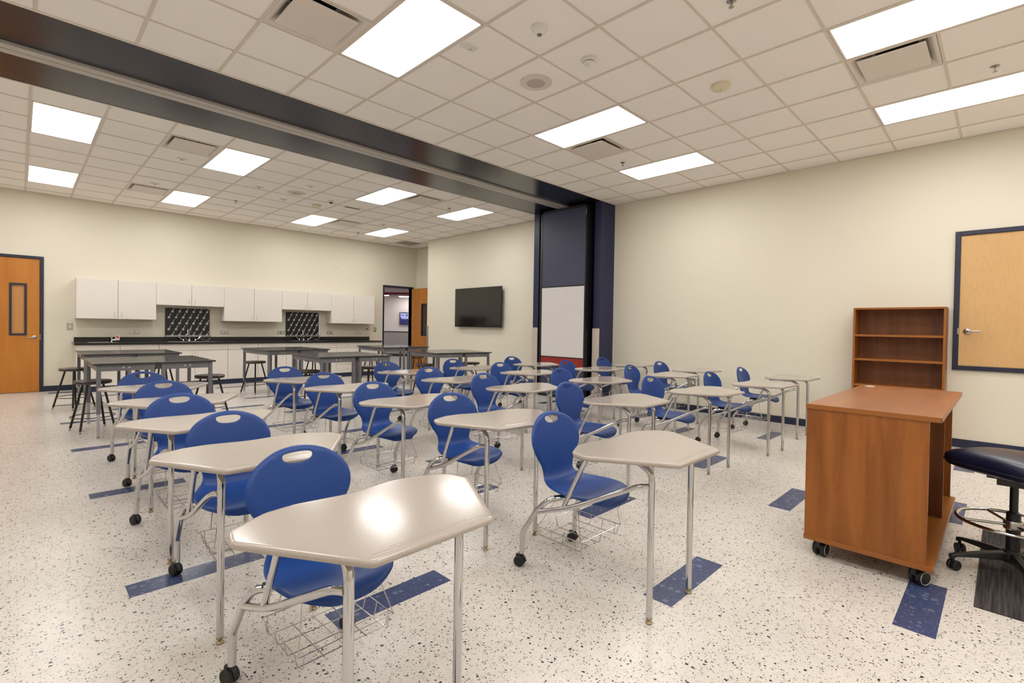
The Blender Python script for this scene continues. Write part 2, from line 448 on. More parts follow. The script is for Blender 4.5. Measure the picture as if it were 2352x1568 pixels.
# small ceiling devices
def ceil_item(name, label, cat, x, y, parts, group=None):
    t = thing(name, label, cat, (x, y, H), group=group)
    for pn, prof, mt in parts:
        bm = bmesh.new(); lathe(bm, prof, 28); finish(pn, bm, mt, t, smooth=True)
    return t
ceil_item('motion_sensor', 'white domed motion sensor on the ceiling right of the largest lamp', 'sensor', -.30, .34,
          [('base_disc', [(0, .004), (.062, .004), (.062, -.012), (.05, -.022), (0, -.022)], OFFW), ('dome', [(0, -.02), (.042, -.02), (.036, -.038), (.022, -.05), (0, -.052)], OFFW),
           ('lens', [(0, -.05), (.02, -.05), (.016, -.058), (0, -.06)], mat('sensor_lens', (120, 112, 110), .3))])
ceil_item('smoke_detector', 'white slotted smoke detector on the front ceiling', 'detector', .33, .33,
          [('base_disc', [(0, .004), (.065, .004), (.065, -.012), (.052, -.018), (0, -.018)], OFFW), ('vent_ring', [(0, -.018), (.044, -.018), (.044, -.024), (0, -.024)], BLACK),
           ('cap', [(0, -.024), (.046, -.024), (.044, -.036), (.03, -.046), (0, -.048)], OFFW)])
sp1 = ceil_item('ceiling_speaker', 'round front ceiling speaker with grey mesh centre', 'speaker', .31, .93,
          [('speaker_rim', [(0, .004), (.15, .004), (.15, -.002), (.12, -.008), (.085, -.006), (.085, -.002), (0, -.002)], mat('speaker_rim_white', (222, 212, 198), .6)), ('speaker_mesh', [(0, -.002), (.084, -.002), (.078, -.007), (0, -.008)], mat('speaker_mesh', (190, 178, 170), .8))], 'ceiling speakers')
dup(sp1, (.33, 6.65, H), 0, 'round speaker in the rear room ceiling beyond the navy band', 'ceiling speakers')
rd = ceil_item('carbon_monoxide_alarm', 'pale yellowish round alarm on the front ceiling toward the right', 'detector', 1.54, -.30,
          [('base_disc', [(0, .004), (.085, .004), (.085, -.02), (.07, -.034), (0, -.036)], mat('ivory_plastic', (226, 214, 186), .5)), ('indicator', [(0, -.03), (.012, -.03), (.01, -.039), (0, -.04)], ALU)], 'round ceiling alarms')
dup(rd, (.95, 7.26, H), 0, 'pale round alarm on the rear ceiling beside the dark slot', 'round ceiling alarms')
dm = ceil_item('rear_motion_sensor', 'small white domed sensor on the rear ceiling', 'sensor', 1.0, 6.73,
          [('base_disc', [(0, .004), (.06, .004), (.06, -.012), (.05, -.02), (0, -.02)], OFFW), ('dome', [(0, -.018), (.03, -.018), (.02, -.045), (0, -.048)], BLACK)])
def sprinkler():
    t = thing('sprinkler_head', '', 'sprinkler', group='pendent sprinkler heads')
    bm = bmesh.new(); lathe(bm, [(0, .004), (.032, .004), (.032, -.003), (.022, -.008), (0, -.008)], 20); finish('escutcheon', bm, STEEL, t, smooth=True)
    bm = bmesh.new(); tube(bm, [(-.014, 0, -.006), (-.018, 0, -.025), (-.004, 0, -.042)], .003, 0, 6); tube(bm, [(.014, 0, -.006), (.018, 0, -.025), (.004, 0, -.042)], .003, 0, 6); tube(bm, [(0, 0, -.006), (0, 0, -.042)], .0025, 0, 6)
    finish('frame_arms', bm, STEEL, t, smooth=True)
    bm = bmesh.new(); lathe(bm, [(0, -.042), (.018, -.042), (.018, -.044), (0, -.045)], 16); finish('deflector', bm, STEEL, t)
    return t
sp0 = sprinkler()
for k, (x, y, lb) in enumerate([(2.79, -2.13, 'sprinkler head between the two long lamps at right'), (2.78, 1.55, 'sprinkler head left of the lamp nearest the navy column'), (.39, -.84, 'sprinkler head at the top edge of the front ceiling'),
                 (-.23, 8.09, 'sprinkler head over the lab tables in the rear room'), (2.82, 5.49, 'rear sprinkler head left of the lamp nearest the navy column'), (2.86, 9.23, 'rear sprinkler head close to the back wall')]):
    if k == 0: sp0.location = (x, y, H); sp0['label'] = lb
    else: dup(sp0, (x, y, H), 0, lb)
def ceil_plate():
    t = thing('occupancy_sensor_plate', '', 'ceiling plate', group='small rectangular ceiling plates')
    finish('plate', B((-.06, -.04, -.005, .06, .04, .005)), OFFW, t, bevel=.002)
    bm = bmesh.new(); lathe(bm, [(0, -.004), (.016, -.004), (.014, -.018), (0, -.02)], 14); finish('sensor_nub', bm, ALU, t, smooth=True)
    return t
pl0 = ceil_plate()
for k, (x, y, lb) in enumerate([(-.50, .93, 'small rectangular plate with nub right of the largest lamp'), (-1.5, 6.05, 'small plate on rear ceiling next to the left near diffuser'), (-1.52, 7.86, 'small plate on rear ceiling in front of the left far diffuser'),
                 (-.25, 6.75, 'small plate on rear ceiling left of the rear speaker'), (.32, 6.03, 'small plate on rear ceiling nearer than the rear speaker'), (.34, 7.28, 'small plate on rear ceiling just beyond the rear speaker'),
                 (2.79, 6.07, 'small plate on rear ceiling next to the right near diffuser'), (2.77, 7.87, 'small plate on rear ceiling in front of the right far diffuser')]):
    if k == 0: pl0.location = (x, y, H); pl0['label'] = lb
    else: dup(pl0, (x, y, H), 0, lb)
tag(finish('slot_vent', B((1.38, 6.90, H-.003, 1.68, 6.955, H+.006)), BLACK), 'short dark slot in the middle of the rear ceiling', 'vent')

# baseboards
st('baseboard_right', B((XR-.012, WY0, 0, XR, 2.94, .10)), BASEB, bevel=.003)
st('baseboard_back', B((DL1+.05, YB-.012, 0, -2.387, YB, .10), (3.785, YB-.012, 0, DR0-.04, YB, .10)), BASEB)
st('baseboard_screen_side', B((XR-.012, 4.57, 0, XR, 8.86, .10)), BASEB)
st('baseboard_recess', B((5.288, 8.86, 0, 5.30, YB, .10)), BASEB)
# corner guards
for x0, y0, x1, y1, mt, lb in ((4.262, 2.938, 4.282, 3.085, GUARD, 'beige corner guard on the near navy column end'), (4.262, 4.425, 4.282, 4.572, GUARD, 'beige corner guard on the far navy column end'), (4.703, 8.80, 4.735, 8.875, GUARDG, 'grey corner guard where the screen wall ends by the open door')):
    bm = B((x0, y0, .0, x1, y1, 1.33)); tag(finish('corner_guard', bm, mt, bevel=.006), lb, 'corner guard', 'wall corner guards')

# ------------------------------------------------------------------ doors
def lever(parent, M, name='handle'):
    bm = bmesh.new(); lathe(bm, [(0, 0), (.033, 0), (.033, .012), (.024, .02), (0, .022)], 24, M); o = finish(name, bm, STEEL, parent, smooth=True)
    bm = bmesh.new(); pts = [M @ Vector(p) for p in ((0, 0, .02), (0, 0, .055), (-.05, 0, .06), (-.115, -.004, .056))]; tube(bm, pts, .009, .02, 10)
    finish('lever', bm, STEEL, o, smooth=True); return o
RXf = Matrix.Rotation(PI/2, 4, 'X')    # local z -> -Y (facing the room from the back wall)
d1 = struct(bpy.data.objects.new('door_1', None)); COL.objects.link(d1)
finish('door_frame', B((DL1, YB-.02, 0, DL1+.052, YB+.10, DH+.05), (DL0-.052, YB-.02, 0, DL0, YB+.10, DH+.05), (DL0, YB-.02, DH, DL1, YB+.10, DH+.05)), FRAME, d1, bevel=.003)
bx = B((DL0+.003, YB+.0, .008, -3.247, YB+.044, DH-.003), (-3.02, YB, .008, DL1-.003, YB+.044, DH-.003), (-3.247, YB, .008, -3.02, YB+.044, 1.037), (-3.247, YB, 1.972, -3.02, YB+.044, DH-.003))
finish('door_leaf', bx, ORANGE, d1)
wf = finish('vision_frame', B((-3.247, YB-.012, 1.037, -3.213, YB+.056, 1.972), (-3.054, YB-.012, 1.037, -3.02, YB+.056, 1.972), (-3.213, YB-.012, 1.037, -3.054, YB+.056, 1.071), (-3.213, YB-.012, 1.938, -3.054, YB+.056, 1.972)), FRAME, d1)
finish('pane', B((-3.213, YB+.016, 1.071, -3.054, YB+.022, 1.938)), GLASS, wf)
lever(d1, TM((-2.925, YB, 1.0)) @ RXf)
finish('strike_plate', B((-2.8515, YB-.022, .96, -2.842, YB-.018, 1.06)), STEEL, d1)
# open door at the right of the back wall
d2o = struct(bpy.data.objects.new('door_2', None)); COL.objects.link(d2o)
finish('door_frame', B((DR0-.04, YB-.02, 0, DR0, YB+.17, DH+.045), (DR1, YB-.02, 0, DR1+.047, YB+.17, DH+.045), (DR0, YB-.02, DH, DR1, YB+.17, DH+.045)), FRAME, d2o, bevel=.003)
hinge = Matrix.Translation((5.13, YB-.03, 0)) @ Matrix.Rotation(math.radians(2.0), 4, 'Z')
def hb(*b): 
    bm = bmesh.new()
    for q in b: box(bm, *q, M=hinge)
    return bm
LW = .91   # leaf runs along -Y from the hinge; local x is thickness
u0, u1 = -.72, -.495
u0, u1 = -(YB-.03-9.52), -(YB-.03-9.765)
finish('door_leaf', hb((0, -LW, .01, .044, u0, DH-.01), (0, u1, .01, .044, 0, DH-.01), (0, u0, .01, .044, u1, 1.04), (0, u0, 1.972, .044, u1, DH-.01)), ORANGE, d2o)
wf = finish('vision_frame', hb((-.012, u0, 1.04, .056, u0+.03, 1.972), (-.012, u1-.03, 1.04, .056, u1, 1.972), (-.012, u0+.03, 1.04, .056, u1-.03, 1.07), (-.012, u0+.03, 1.942, .056, u1-.03, 1.972)), FRAME, d2o)
finish('pane', hb((.019, u0+.03, 1.07, .025, u1-.03, 1.942)), mat('smoked_pane', (70, 60, 56), .15), wf)
lever(d2o, hinge @ TM((0, -LW+.07, 1.0)) @ Matrix.Rotation(-PI/2, 4, 'Y') @ Matrix.Rotation(PI/2, 4, 'Z'))
# wall hatch door at right
PY0, PY1, PZ0, PZ1 = -1.80, -2.86, .911, 2.536
d3 = struct(bpy.data.objects.new('door_3', None)); COL.objects.link(d3)
finish('door_frame', B((XR-.03, PY0-.05, PZ0, XR, PY0, PZ1), (XR-.03, PY1, PZ0, XR, PY1+.05, PZ1), (XR-.03, PY1+.05, PZ0, XR, PY0-.05, PZ0+.05), (XR-.03, PY1+.05, PZ1-.05, XR, PY0-.05, PZ1)), FRAME, d3, bevel=.003)
finish('door_leaf', B((XR-.012, PY1+.053, PZ0+.053, XR, PY0-.053, PZ1-.053)), BIRCH, d3)
lever(d3, TM((XR-.012, -1.923, 1.366)) @ Matrix.Rotation(-PI/2, 4, 'Y') @ Matrix.Rotation(PI/2, 4, 'Z'))
finish('strike_plate', B((XR-.032, -1.851, 1.33, XR-.028, -1.838, 1.40)), STEEL, d3)

# ------------------------------------------------------------------ hallway behind the open door
st('floor_hall', B((3.0, YB+.15, -.12, 14, 22, -.001)), HALLF)
st('ceiling_hall', B((2.0, YB+.15, 2.55, 14, 22, 2.7)), HALLC)
hm = TM((8.5, 16.4, 0), rz=-PI/4)       # local x along the wall, -y toward the camera
def hbx(*b):
    bm = bmesh.new()
    for q in b: box(bm, *q, M=hm)
    return bm
st('wall_hall', hbx((-6, 0, 1.076, 6, .15, 2.55)), HALLW)
st('wall_hall_lower', hbx((-6, 0, 0, 6, .15, 1.04)), HALLG)
st('trim_hall', hbx((-6, -.012, 1.04, 6, .0, 1.076), (-6, 0, 1.04, 6, .15, 1.076)), DARKG)
st('baseboard_hall', hbx((-6, -.012, 0, 6, 0, .10)), DARKG)
st('beam_hall', B((2.5, 13.9, 2.47, 14, 14.9, 2.55), M=None) if False else hbx((-6, -3.1, 2.49, 6, -2.2, 2.55)), REDB)
st('wall_hall_side', B((2.85, YB+.15, 0, 3.0, 22, 2.7), (13.9, YB+.15, 0, 14, 22, 2.7)), HALLW)
hl = emit('hall_lamp', (1, .97, .95), 30.0)
for k, (x, y, a, b) in enumerate(((-.9, -4.6, .5, .6), (.2, -.7, 1.3, .16), (-.45, -1.3, .35, .1), (-3.0, -4.5, .6, .6), (3.0, -4.5, .6, .6), (2.4, -1.2, 1.2, .16), (-3, -1.2, 1.2, .16))):
    o = hbx((x-.0, y, 2.535, x+a, y+b, 2.549)); o = finish('hall_light', o, hl)
    tag(o, ['bright hallway lamp at the top left of the open doorway', 'long hallway lamp strip above the hall screen', 'short distant hallway lamp in the middle of the doorway', 'hallway lamp out of sight, far left', 'hallway lamp out of sight, far right', 'hallway lamp strip out of sight, right', 'hallway lamp strip out of sight, left'][k], 'ceiling light', 'hallway lamps')
sg = thing('hall_display', 'dark blue lit notice screen on the hallway wall seen through the open door', 'screen', (0, 0, 0))
finish('screen_case', hbx((.085, -.06, 1.37, 1.03, -.001, 1.90)), BLACK, sg)
SCR = emit('hall_screen_glow', (.012, .014, .09), 1.0); SCR.node_tree.nodes['Principled BSDF'].inputs['Base Color'].default_value = (.01, .01, .03, 1)
finish('screen_face', hbx((.095, -.063, 1.39, 1.02, -.06, 1.89)), SCR, sg)
TXT = emit('hall_screen_text', (.35, .45, 1.0), 1.6)
for s, z, sz, xx in (('School Pictures', 1.80, .105, .12), ('Tuesday, August 27', 1.727, .08, .12), ('Wednesday, Sept 4', 1.667, .08, .125), ('Starting at 8:00', 1.62, .06, .16)):
    text_mesh('screen_text', s, sz, TXT, sg, hm @ TM((xx, -.0645, z), rx=PI/2))

# ------------------------------------------------------------------ folding partition in its pocket
pt = thing('folding_partition', 'stacked folding partition with whiteboard panel in the navy wall pocket', 'partition', (4.12, 3.75, 0))
Y0, Y1 = -.605, .50
finish('panel_body', B((.012, Y0, .012, .10, Y1, 3.585)), BLACK, pt)
for k in range(1, 5): finish('stacked_panel', B((.012+k*.115, Y0+.01, .012, .10+k*.115, Y1-.0, 3.585)), BLACK, pt)
finish('panel_frame', B((0, Y0, .012, .014, Y0+.028, 3.585), (0, Y1-.055, .012, .014, Y1, 3.585), (0, Y0, 3.54, .014, Y1, 3.585)), BLACK, pt)
a, b = Y0+.03, Y1-.057
finish('upper_panel', B((.003, a, 2.125, .012, b, 3.54)), PANELN, pt)
finish('whiteboard', B((.0, a, .785, .012, b, 2.10)), BOARD, pt, bevel=.002)
finish('red_rail', B((.003, a, .60, .012, b, .765)), RED, pt)
finish('lower_panel', B((.003, a, .05, .012, b, .585)), PANELN, pt)
finish('hinge_pin', B((-.002, Y0+.008, 3.38, .002, Y0+.014, 3.50)), ALU, pt)

# ------------------------------------------------------------------ wall screen
tv = thing('wall_screen', 'large dark flat screen mounted on the cream wall', 'television', (XR, 6.69, 1.79))
finish('screen_case', B((-.105, -.838, -.472, -.078, .838, .472)), BLACK, tv, bevel=.003)
finish('screen_glass', B((-.1065, -.830, -.462, -.105, .830, .464)), SCREEN, tv)
finish('wall_bracket', B((-.078, -.3, -.2, 0, .3, .2)), BLACK, tv)

# ------------------------------------------------------------------ electrical bits
def outlet(name, label, cat, M, wdt, hgt, kind, group=None):
    t = thing(name, label, cat, (0, 0, 0), group=group); t.matrix_world = M
    finish('cover_plate', B((-wdt/2, -.006, -hgt/2, wdt/2, 0, hgt/2)), STEEL if kind != 'thermo' else OFFW, t, bevel=.0015)
    if kind == 'switch': finish('rocker', B((-.012, -.011, -.022, .012, -.006, .022)), OFFW, t)
    elif kind == 'thermo': finish('display', B((-.035, -.0075, -.01, .035, -.006, .022)), mat('lcd', (110, 112, 106), .3), t); finish('housing', B((-.055, -.02, -.045, .055, -.006, -.012)), OFFW, t)
    else:
        n = 2 if kind == 'duplex' else 1
        for k in range(n):
            x = (k-.5*(n-1))*wdt*.5; finish('socket', B((x-.016, -.009, -.017, x+.016, -.006, .017)), OFFW, t)
    return t
BK = lambda x, z: TM((x, YB, z))
RW = lambda y, z: TM((XR, y, z), rz=-PI/2)
outlet('light_switch', 'steel plate switch between the left door and the cabinets', 'switch', BK(-2.441, 1.203), .09, .125, 'switch')
outlet('light_switch', 'steel plate switch beside the open door frame', 'switch', BK(3.945, 1.201), .075, .125, 'switch')
for x, lb in ((-1.461, 'steel outlet above the counter under the leftmost wall cabinets'), (.173, 'steel outlet just right of the left drying rack'), (1.401, 'steel outlet just left of the right drying rack'), (2.633, 'steel outlet just right of the right drying rack'), (3.462, 'steel outlet near the right end of the counter')):
    outlet('wall_outlet', lb, 'outlet', BK(x, 1.105), .16, .075, 'duplex', 'steel outlets above the counter')
outlet('thermostat', 'small white thermostat above the right counter end', 'thermostat', BK(3.703, 1.211), .12, .10, 'thermo')
outlet('wall_outlet', 'low steel outlet on the cream wall below the dark screen', 'outlet', RW(6.80, .415), .075, .115, 'single')
outlet('wall_outlet', 'double steel outlet low on the right cream wall behind the desks', 'outlet', RW(1.40, .46), .14, .15, 'duplex')
nt = thing('wall_notice', 'white paper notice on back wall left of the open door', 'notice', (3.995, YB, 1.565))
finish('paper', B((-.054, -.003, -.13, .054, 0, .13)), mat('notice_paper', (224, 216, 202), .7), nt)
bm = bmesh.new()
for k in range(7): box(bm, -.035, -.0036, .09-k*.03, -.035+random.uniform(.03, .07), -.003, .094-k*.03)
finish('print_lines', bm, mat('notice_ink', (120, 112, 108), .8), nt)
bm = bmesh.new(); lathe(bm, [(0, 0), (.05, 0), (.045, .012), (0, .016)], 20, TM((2.821, YB, 2.837)) @ RXf); tag(finish('wall_cover_disc', bm, WALL, smooth=True), 'round cream cover disc high on the back wall', 'cover plate')

# ------------------------------------------------------------------ wall cabinets
def pull(parent, x, y, z, vertical=True, name='handle', L=.09):
    bm = bmesh.new(); h = L/2
    P = [(x, y, z-h), (x, y-.028, z-h*.7), (x, y-.028, z+h*.7), (x, y, z+h)] if vertical else [(x-h, y, z), (x-h*.7, y-.028, z), (x+h*.7, y-.028, z), (x+h, y, z)]
    tube(bm, P, .0045, .02, 8, seg=4); return finish(name, bm, PULL, parent, smooth=True)
UF = 9.94
ux = [(-2.372, -1.152, 1.36), (-1.152, .078, 1.665), (.078, 1.307, 1.36), (1.307, 2.522, 1.665), (2.522, 3.738, 1.355)]
ul = ['tall white wall cabinet at the far left end of the row', 'short white wall cabinet over the left drying rack', 'tall white wall cabinet in the middle of the row', 'short white wall cabinet over the right drying rack', 'tall white wall cabinet at the right end of the row']
for (x0, x1, z0), lb in zip(ux, ul):
    t = thing('wall_cabinet', lb, 'cabinet', (x0, YB, z0), group='white wall cabinets')
    W_, D_, Hh = x1-x0, UF-YB, 2.11-z0
    finish('cabinet_body', B((.001, D_+.02, 0, W_-.001, 0, Hh)), CAB, t)
    xm = W_/2
    for k, (a, b) in enumerate(((.002, xm-.0035), (xm+.0035, W_-.002))):
        o = finish('door', B((a, D_, .002, b, D_+.019, Hh-.002)), CAB, t, bevel=.001)
        pull(o, (xm-.055) if k == 0 else (xm+.055), D_, .085)
# base cabinets
BF, CT = 9.67, .873
bx_ = [(-2.387, -1.757, 'plain', 'white base cabinet at the left end under the small tap'), (-1.757, -1.145, 'drawer', 'white base cabinet with one drawer, second from the left end'), (-1.145, .085, 'sink', 'wide white sink base below the left drying rack'),
       (.085, .698, 'drawer', 'white base cabinet just right of the left sink base'), (.698, 1.317, 'drawerL', 'white base cabinet just left of the right sink base'), (1.317, 2.539, 'sink', 'wide white sink base below the right drying rack'),
       (2.539, 3.148, 'stack', 'white drawer base just right of the right sink base'), (3.148, 3.785, 'stack', 'white drawer base at the right end beside the open door')]
for x0, x1, kind, lb in bx_:
    t = thing('base_cabinet', lb, 'cabinet', (x0, BF, 0), group='white base cabinets')
    W_ = x1-x0
    bmc = B((0, .02, .10, W_, YB-BF-.001, CT-.001)) if kind != 'sink' else B((0, .02, .10, W_, YB-BF-.001, .68), (0, .02, .68, W_, .035, CT-.001), (0, .02, .68, .02, YB-BF-.001, CT-.001), (W_-.02, .02, .68, W_, YB-BF-.001, CT-.001))
    finish('cabinet_body', bmc, CAB, t)
    finish('toe_kick', B((0, .0, 0, W_, .06, .10)), BASEB, t)
    g = .0035
    if kind == 'plain': finish('front_panel', B((g, 0, .745, W_-g, .019, CT-g)), CAB, t); finish('door', B((g, 0, .105, W_-g, .019, .737)), CAB, t)
    elif kind in ('drawer', 'drawerL'):
        o = finish('drawer', B((g, 0, .745, W_-g, .019, CT-g)), CAB, t); pull(o, W_/2, 0, .81, False)
        o = finish('door', B((g, 0, .105, W_-g, .019, .737)), CAB, t); pull(o, (W_-.055) if kind == 'drawer' else .055, 0, .655)
    elif kind == 'sink':
        finish('front_panel', B((g, 0, .745, W_-g, .019, CT-g)), CAB, t)
        for k, (a, b) in enumerate(((g, W_/2-g), (W_/2+g, W_-g))):
            o = finish('door', B((a, 0, .105, b, .019, .737)), CAB, t); pull(o, W_/2-.05 if k == 0 else W_/2+.05, 0, .655)
    else:
        for a, b in ((.745, CT-g), (.535, .737), (.325, .527), (.105, .317)):
            o = finish('drawer', B((g, 0, a, W_-g, .019, b)), CAB, t); pull(o, W_/2, 0, (a+b)/2, False)
# countertop with cut outs for the sinks
ct = thing('countertop', 'long black worktop with low backsplash on the white base cabinets', 'countertop', (0, 0, 0))
sinks = [(-2.20, -1.86, 9.78, 10.09), (-.96, -.14, 9.78, 10.13), (1.50, 2.32, 9.78, 10.13)]
xs = [-2.415]; bm = bmesh.new(); cx = -2.415
for a, b, c, d in sinks:
    box(bm, cx, 9.625, CT, a, YB-.001, .91); box(bm, a, 9.625, CT, b, c, .91); box(bm, a, d, CT, b, YB-.001, .91); cx = b
box(bm, cx, 9.625, CT, 3.795, YB-.001, .91)
finish('worktop', bm, COUNTER, ct); finish('backsplash', B((-2.385, YB-.02, .91, 3.77, YB-.0005, 1.003)), COUNTER, ct, bevel=.002)
slb = ['small round-cornered steel sink by the tagged tap at the left end', 'wide steel sink in front of the left drying rack', 'wide steel sink in front of the right drying rack']
for (a, b, c, d), lb in zip(sinks, slb):
    t = thing('sink', lb, 'sink', ((a+b)/2, (c+d)/2, .91), group='steel sinks')
    w2, h2 = (b-a)/2, (d-c)/2
    bm = B((-w2-.02, -h2-.02, 0, w2+.02, -h2+.012, .004), (-w2-.02, h2-.012, 0, w2+.02, h2+.02, .004), (-w2-.02, -h2+.012, 0, -w2+.012, h2-.012, .004), (w2-.012, -h2+.012, 0, w2+.02, h2-.012, .004))
    finish('sink_rim', bm, STEEL, t)
    e = .003
    finish('basin', B((-w2+e, -h2+e, -.16, w2-e, h2-e, -.155), (-w2+e, -h2+e, -.155, -w2+e+.002, h2-e, 0), (w2-e-.002, -h2+e, -.155, w2-e, h2-e, 0), (-w2+e, -h2+e, -.155, w2-e, -h2+e+.002, 0), (-w2+e, h2-e-.002, -.155, w2-e, h2-e, 0)), STEEL, t)
# lab tap sets in front of the racks
def tap(x, label):
    t = thing('lab_faucet', label, 'faucet', (x, 10.17, .91), group='lab taps with spray hose')
    bm = bmesh.new(); lathe(bm, [(0, 0), (.024, 0), (.02, .03), (.012, .045), (0, .046)], 16); finish('tap_base', bm, CHROME, t, smooth=True)
    bm = bmesh.new(); tube(bm, [(0, 0, .04), (0, 0, .25), (.0, -.03, .29), (-.01, -.06, .26)], .0095, .03, 10); finish('riser', bm, CHROME, t, smooth=True)
    bm = bmesh.new(); tube(bm, [(-.03, -.02, .255), (-.035, -.03, .21), (-.03, -.035, .15)], [.016, .014, .011], 0, 10); finish('spray_head', bm, CHROME, t, smooth=True)
    bm = bmesh.new(); tube(bm, [(-.04, -.03, .16), (-.085, -.03, .10), (-.06, -.03, .04), (.0, -.035, .0), (.08, -.04, .002)], .005, .05, 8); finish('hose', bm, WIRE, t, smooth=True)
    bm = bmesh.new(); tube(bm, [(.005, .0, .215), (.07, -.0, .19), (.17, -.01, .09), (.26, -.02, .03), (.36, -.03, .02), (.40, -.03, .10), (.40, -.02, .12)], .0035, .06, 8); finish('thin_line', bm, WIRE, t, smooth=True)
    for s in (-1, 1):
        bm = bmesh.new(); lathe(bm, [(0, 0), (.016, 0), (.014, .02), (.02, .03), (.012, .045), (0, .047)], 14, TM((s*.108, 0, 0)))
        o = finish('valve', bm, CHROME, t, smooth=True)
        bm = bmesh.new(); tube(bm, [(s*.108, 0, .035), (s*.15, -.005, .045), (s*.17, -.01, .06), (s*.205, -.02, .10)], [.011, .011, .012, .013]+[.013]*0, 0, 8); finish('nozzle_arm', bm, CHROME, o, smooth=True)
    return t
tap(-.527, 'chrome tap set with hose before the left drying rack'); tap(1.918, 'chrome tap set with hose before the right drying rack')
t = thing('small_faucet', 'short chrome tap at the left end of the counter', 'faucet', (-1.836, 10.13, .91))
bm = bmesh.new(); lathe(bm, [(0, 0), (.022, 0), (.016, .02), (.015, .06), (.02, .07), (.016, .09), (0, .092)], 14); finish('tap_body', bm, CHROME, t, smooth=True)
bm = bmesh.new(); tube(bm, [(.01, -.005, .04), (.05, -.03, .045), (.05, -.03, .02)], .009, .01, 8); finish('spout', bm, CHROME, t, smooth=True)
t = thing('safety_tag', 'small white tag with red symbol beside the short tap', 'tag', (-1.752, 10.12, .945))
bm = bmesh.new(); vs = [(-.043, 0), (.038, 0), (.038, .095), (.025, .105), (-.015, .105), (-.022, .095)]
A = [bm.verts.new((x, -.004, z)) for x, z in vs]; C = [bm.verts.new((x, .0, z)) for x, z in vs]
bm.faces.new(A); bm.faces.new(C[::-1])
for k in range(6): bm.faces.new((A[k], C[k], C[(k+1) % 6], A[(k+1) % 6]))
finish('tag_card', bm, OFFW, t)
bm = bmesh.new(); lathe(bm, [(0, 0), (.026, 0), (.026, .001), (0, .001)], 20, TM((.002, -.004, .058)) @ RXf); finish('tag_symbol', bm, mat('tag_red', (196, 96, 74), .6), t)
finish('tag_stem', B((-.03, -.003, -.037, -.026, .0, .01)), BLACK, t)
# drying racks
def rack(x0, x1, label):
    t = thing('drying_rack', label, 'drying rack', (x0, YB-.002, 1.012), group='black peg drying racks')
    W_ = x1-x0
    finish('rack_board', B((0, -.022, .0, W_, 0, .603)), mat('black_rack_board', (22, 19, 20), .45), t, bevel=.002)
    finish('drip_tray', B((-.005, -.08, -.005, W_+.02, -.001, .012), (-.005, -.085, -.005, W_+.02, -.078, .03)), STEEL, t)
    sx = W_/6.4
    for r in range(5):
        for c in range(6):
            xx = (.125 if r % 2 == 0 else .062) + c*.128*(W_/.815); zz = .533-r*.126
            bm = bmesh.new(); lathe(bm, [(0, 0), (.024, 0), (.024, .005), (.014, .012), (0, .011)], 12, TM((xx, -.022, zz)) @ RXf)
            tube(bm, [(xx, -.028, zz), (xx+.018, -.10, zz+.085)], [.0085, .006], 0, 6)
            finish('peg', bm, PEG, t, smooth=True)
    return t
rack(-.945, -.128, 'black peg drying rack behind the left wide sink'); rack(1.514, 2.331, 'black peg drying rack behind the right wide sink')

# ------------------------------------------------------------------ lab tables
TZ = .84
def make_table():
    t = thing('lab_table', '', 'table', group='black topped lab tables')
    W_, L_ = .60, 1.21
    finish('tabletop', B((0, 0, TZ-.019, W_, L_, TZ)), LABTOP, t, bevel=.003)
    i = .035; s = .04
    bm = B((i, i, TZ-.09, W_-i, i+.025, TZ-.02), (i, L_-i-.025, TZ-.09, W_-i, L_-i, TZ-.02), (i, i, TZ-.09, i+.025, L_-i, TZ-.02), (W_-i-.025, i, TZ-.09, W_-i, L_-i, TZ-.02))
    finish('apron', bm, LABLEG, t)
    bm = bmesh.new()
    for x in (.27, .325): 
        lathe(bm, [(0, 0), (.008, 0), (.008, .003), (0, .003)], 14, TM((x, i, TZ-.052)) @ RXf)
        lathe(bm, [(0, 0), (.011, 0), (.011, .003), (0, .003)], 14, TM((x, L_-i, TZ-.052)) @ Matrix.Rotation(-PI/2, 4, 'X'))
    finish('apron_cap', bm, mat('white_cap', (222, 214, 206), .4), t)
    for x in (i-.004, W_-i-s+.004):
        for y in (i-.004, L_-i-s+.004):
            o = finish('leg', B((x, y, .27, x+s, y+s, TZ-.02)), LABLEG, t, bevel=.003)
            o2 = finish('leg_extension', B((x+.005, y+.005, .02, x+s-.005, y+s-.005, .27)), LABFOOT, o)
            bm = bmesh.new(); lathe(bm, [(0, 0), (.02, 0), (.02, .008), (.006, .012), (.006, .02), (0, .02)], 14, TM((x+s/2, y+s/2, 0))); finish('foot', bm, STEEL, o)
    return t
groups = [(-2.54, 4.905, 0), (-2.50, 6.955, 0), (.02, 7.08, 4), (.0, 4.86, -1), (2.48, 7.30, 0), (2.165, 4.97, -9)]
gl = ['nearest left pair', 'rear left pair', 'rear middle pair', 'nearest middle pair', 'rear right pair by the open door', 'near right pair below the screen wall']
tb0 = None
for (x, y, a), lb in zip(groups, gl):
    a = math.radians(a)
    for k in range(2):
        dx = .605*k
        loc = (x+math.cos(a)*dx, y+math.sin(a)*dx, 0); l = 'black-topped grey lab table, %s one of the %s' % (('left', 'right')[k], lb)
        if tb0 is None: tb0 = make_table(); tb0.location = loc; tb0.rotation_euler = (0, 0, a); tb0['label'] = l
        else: dup(tb0, loc, a, l)
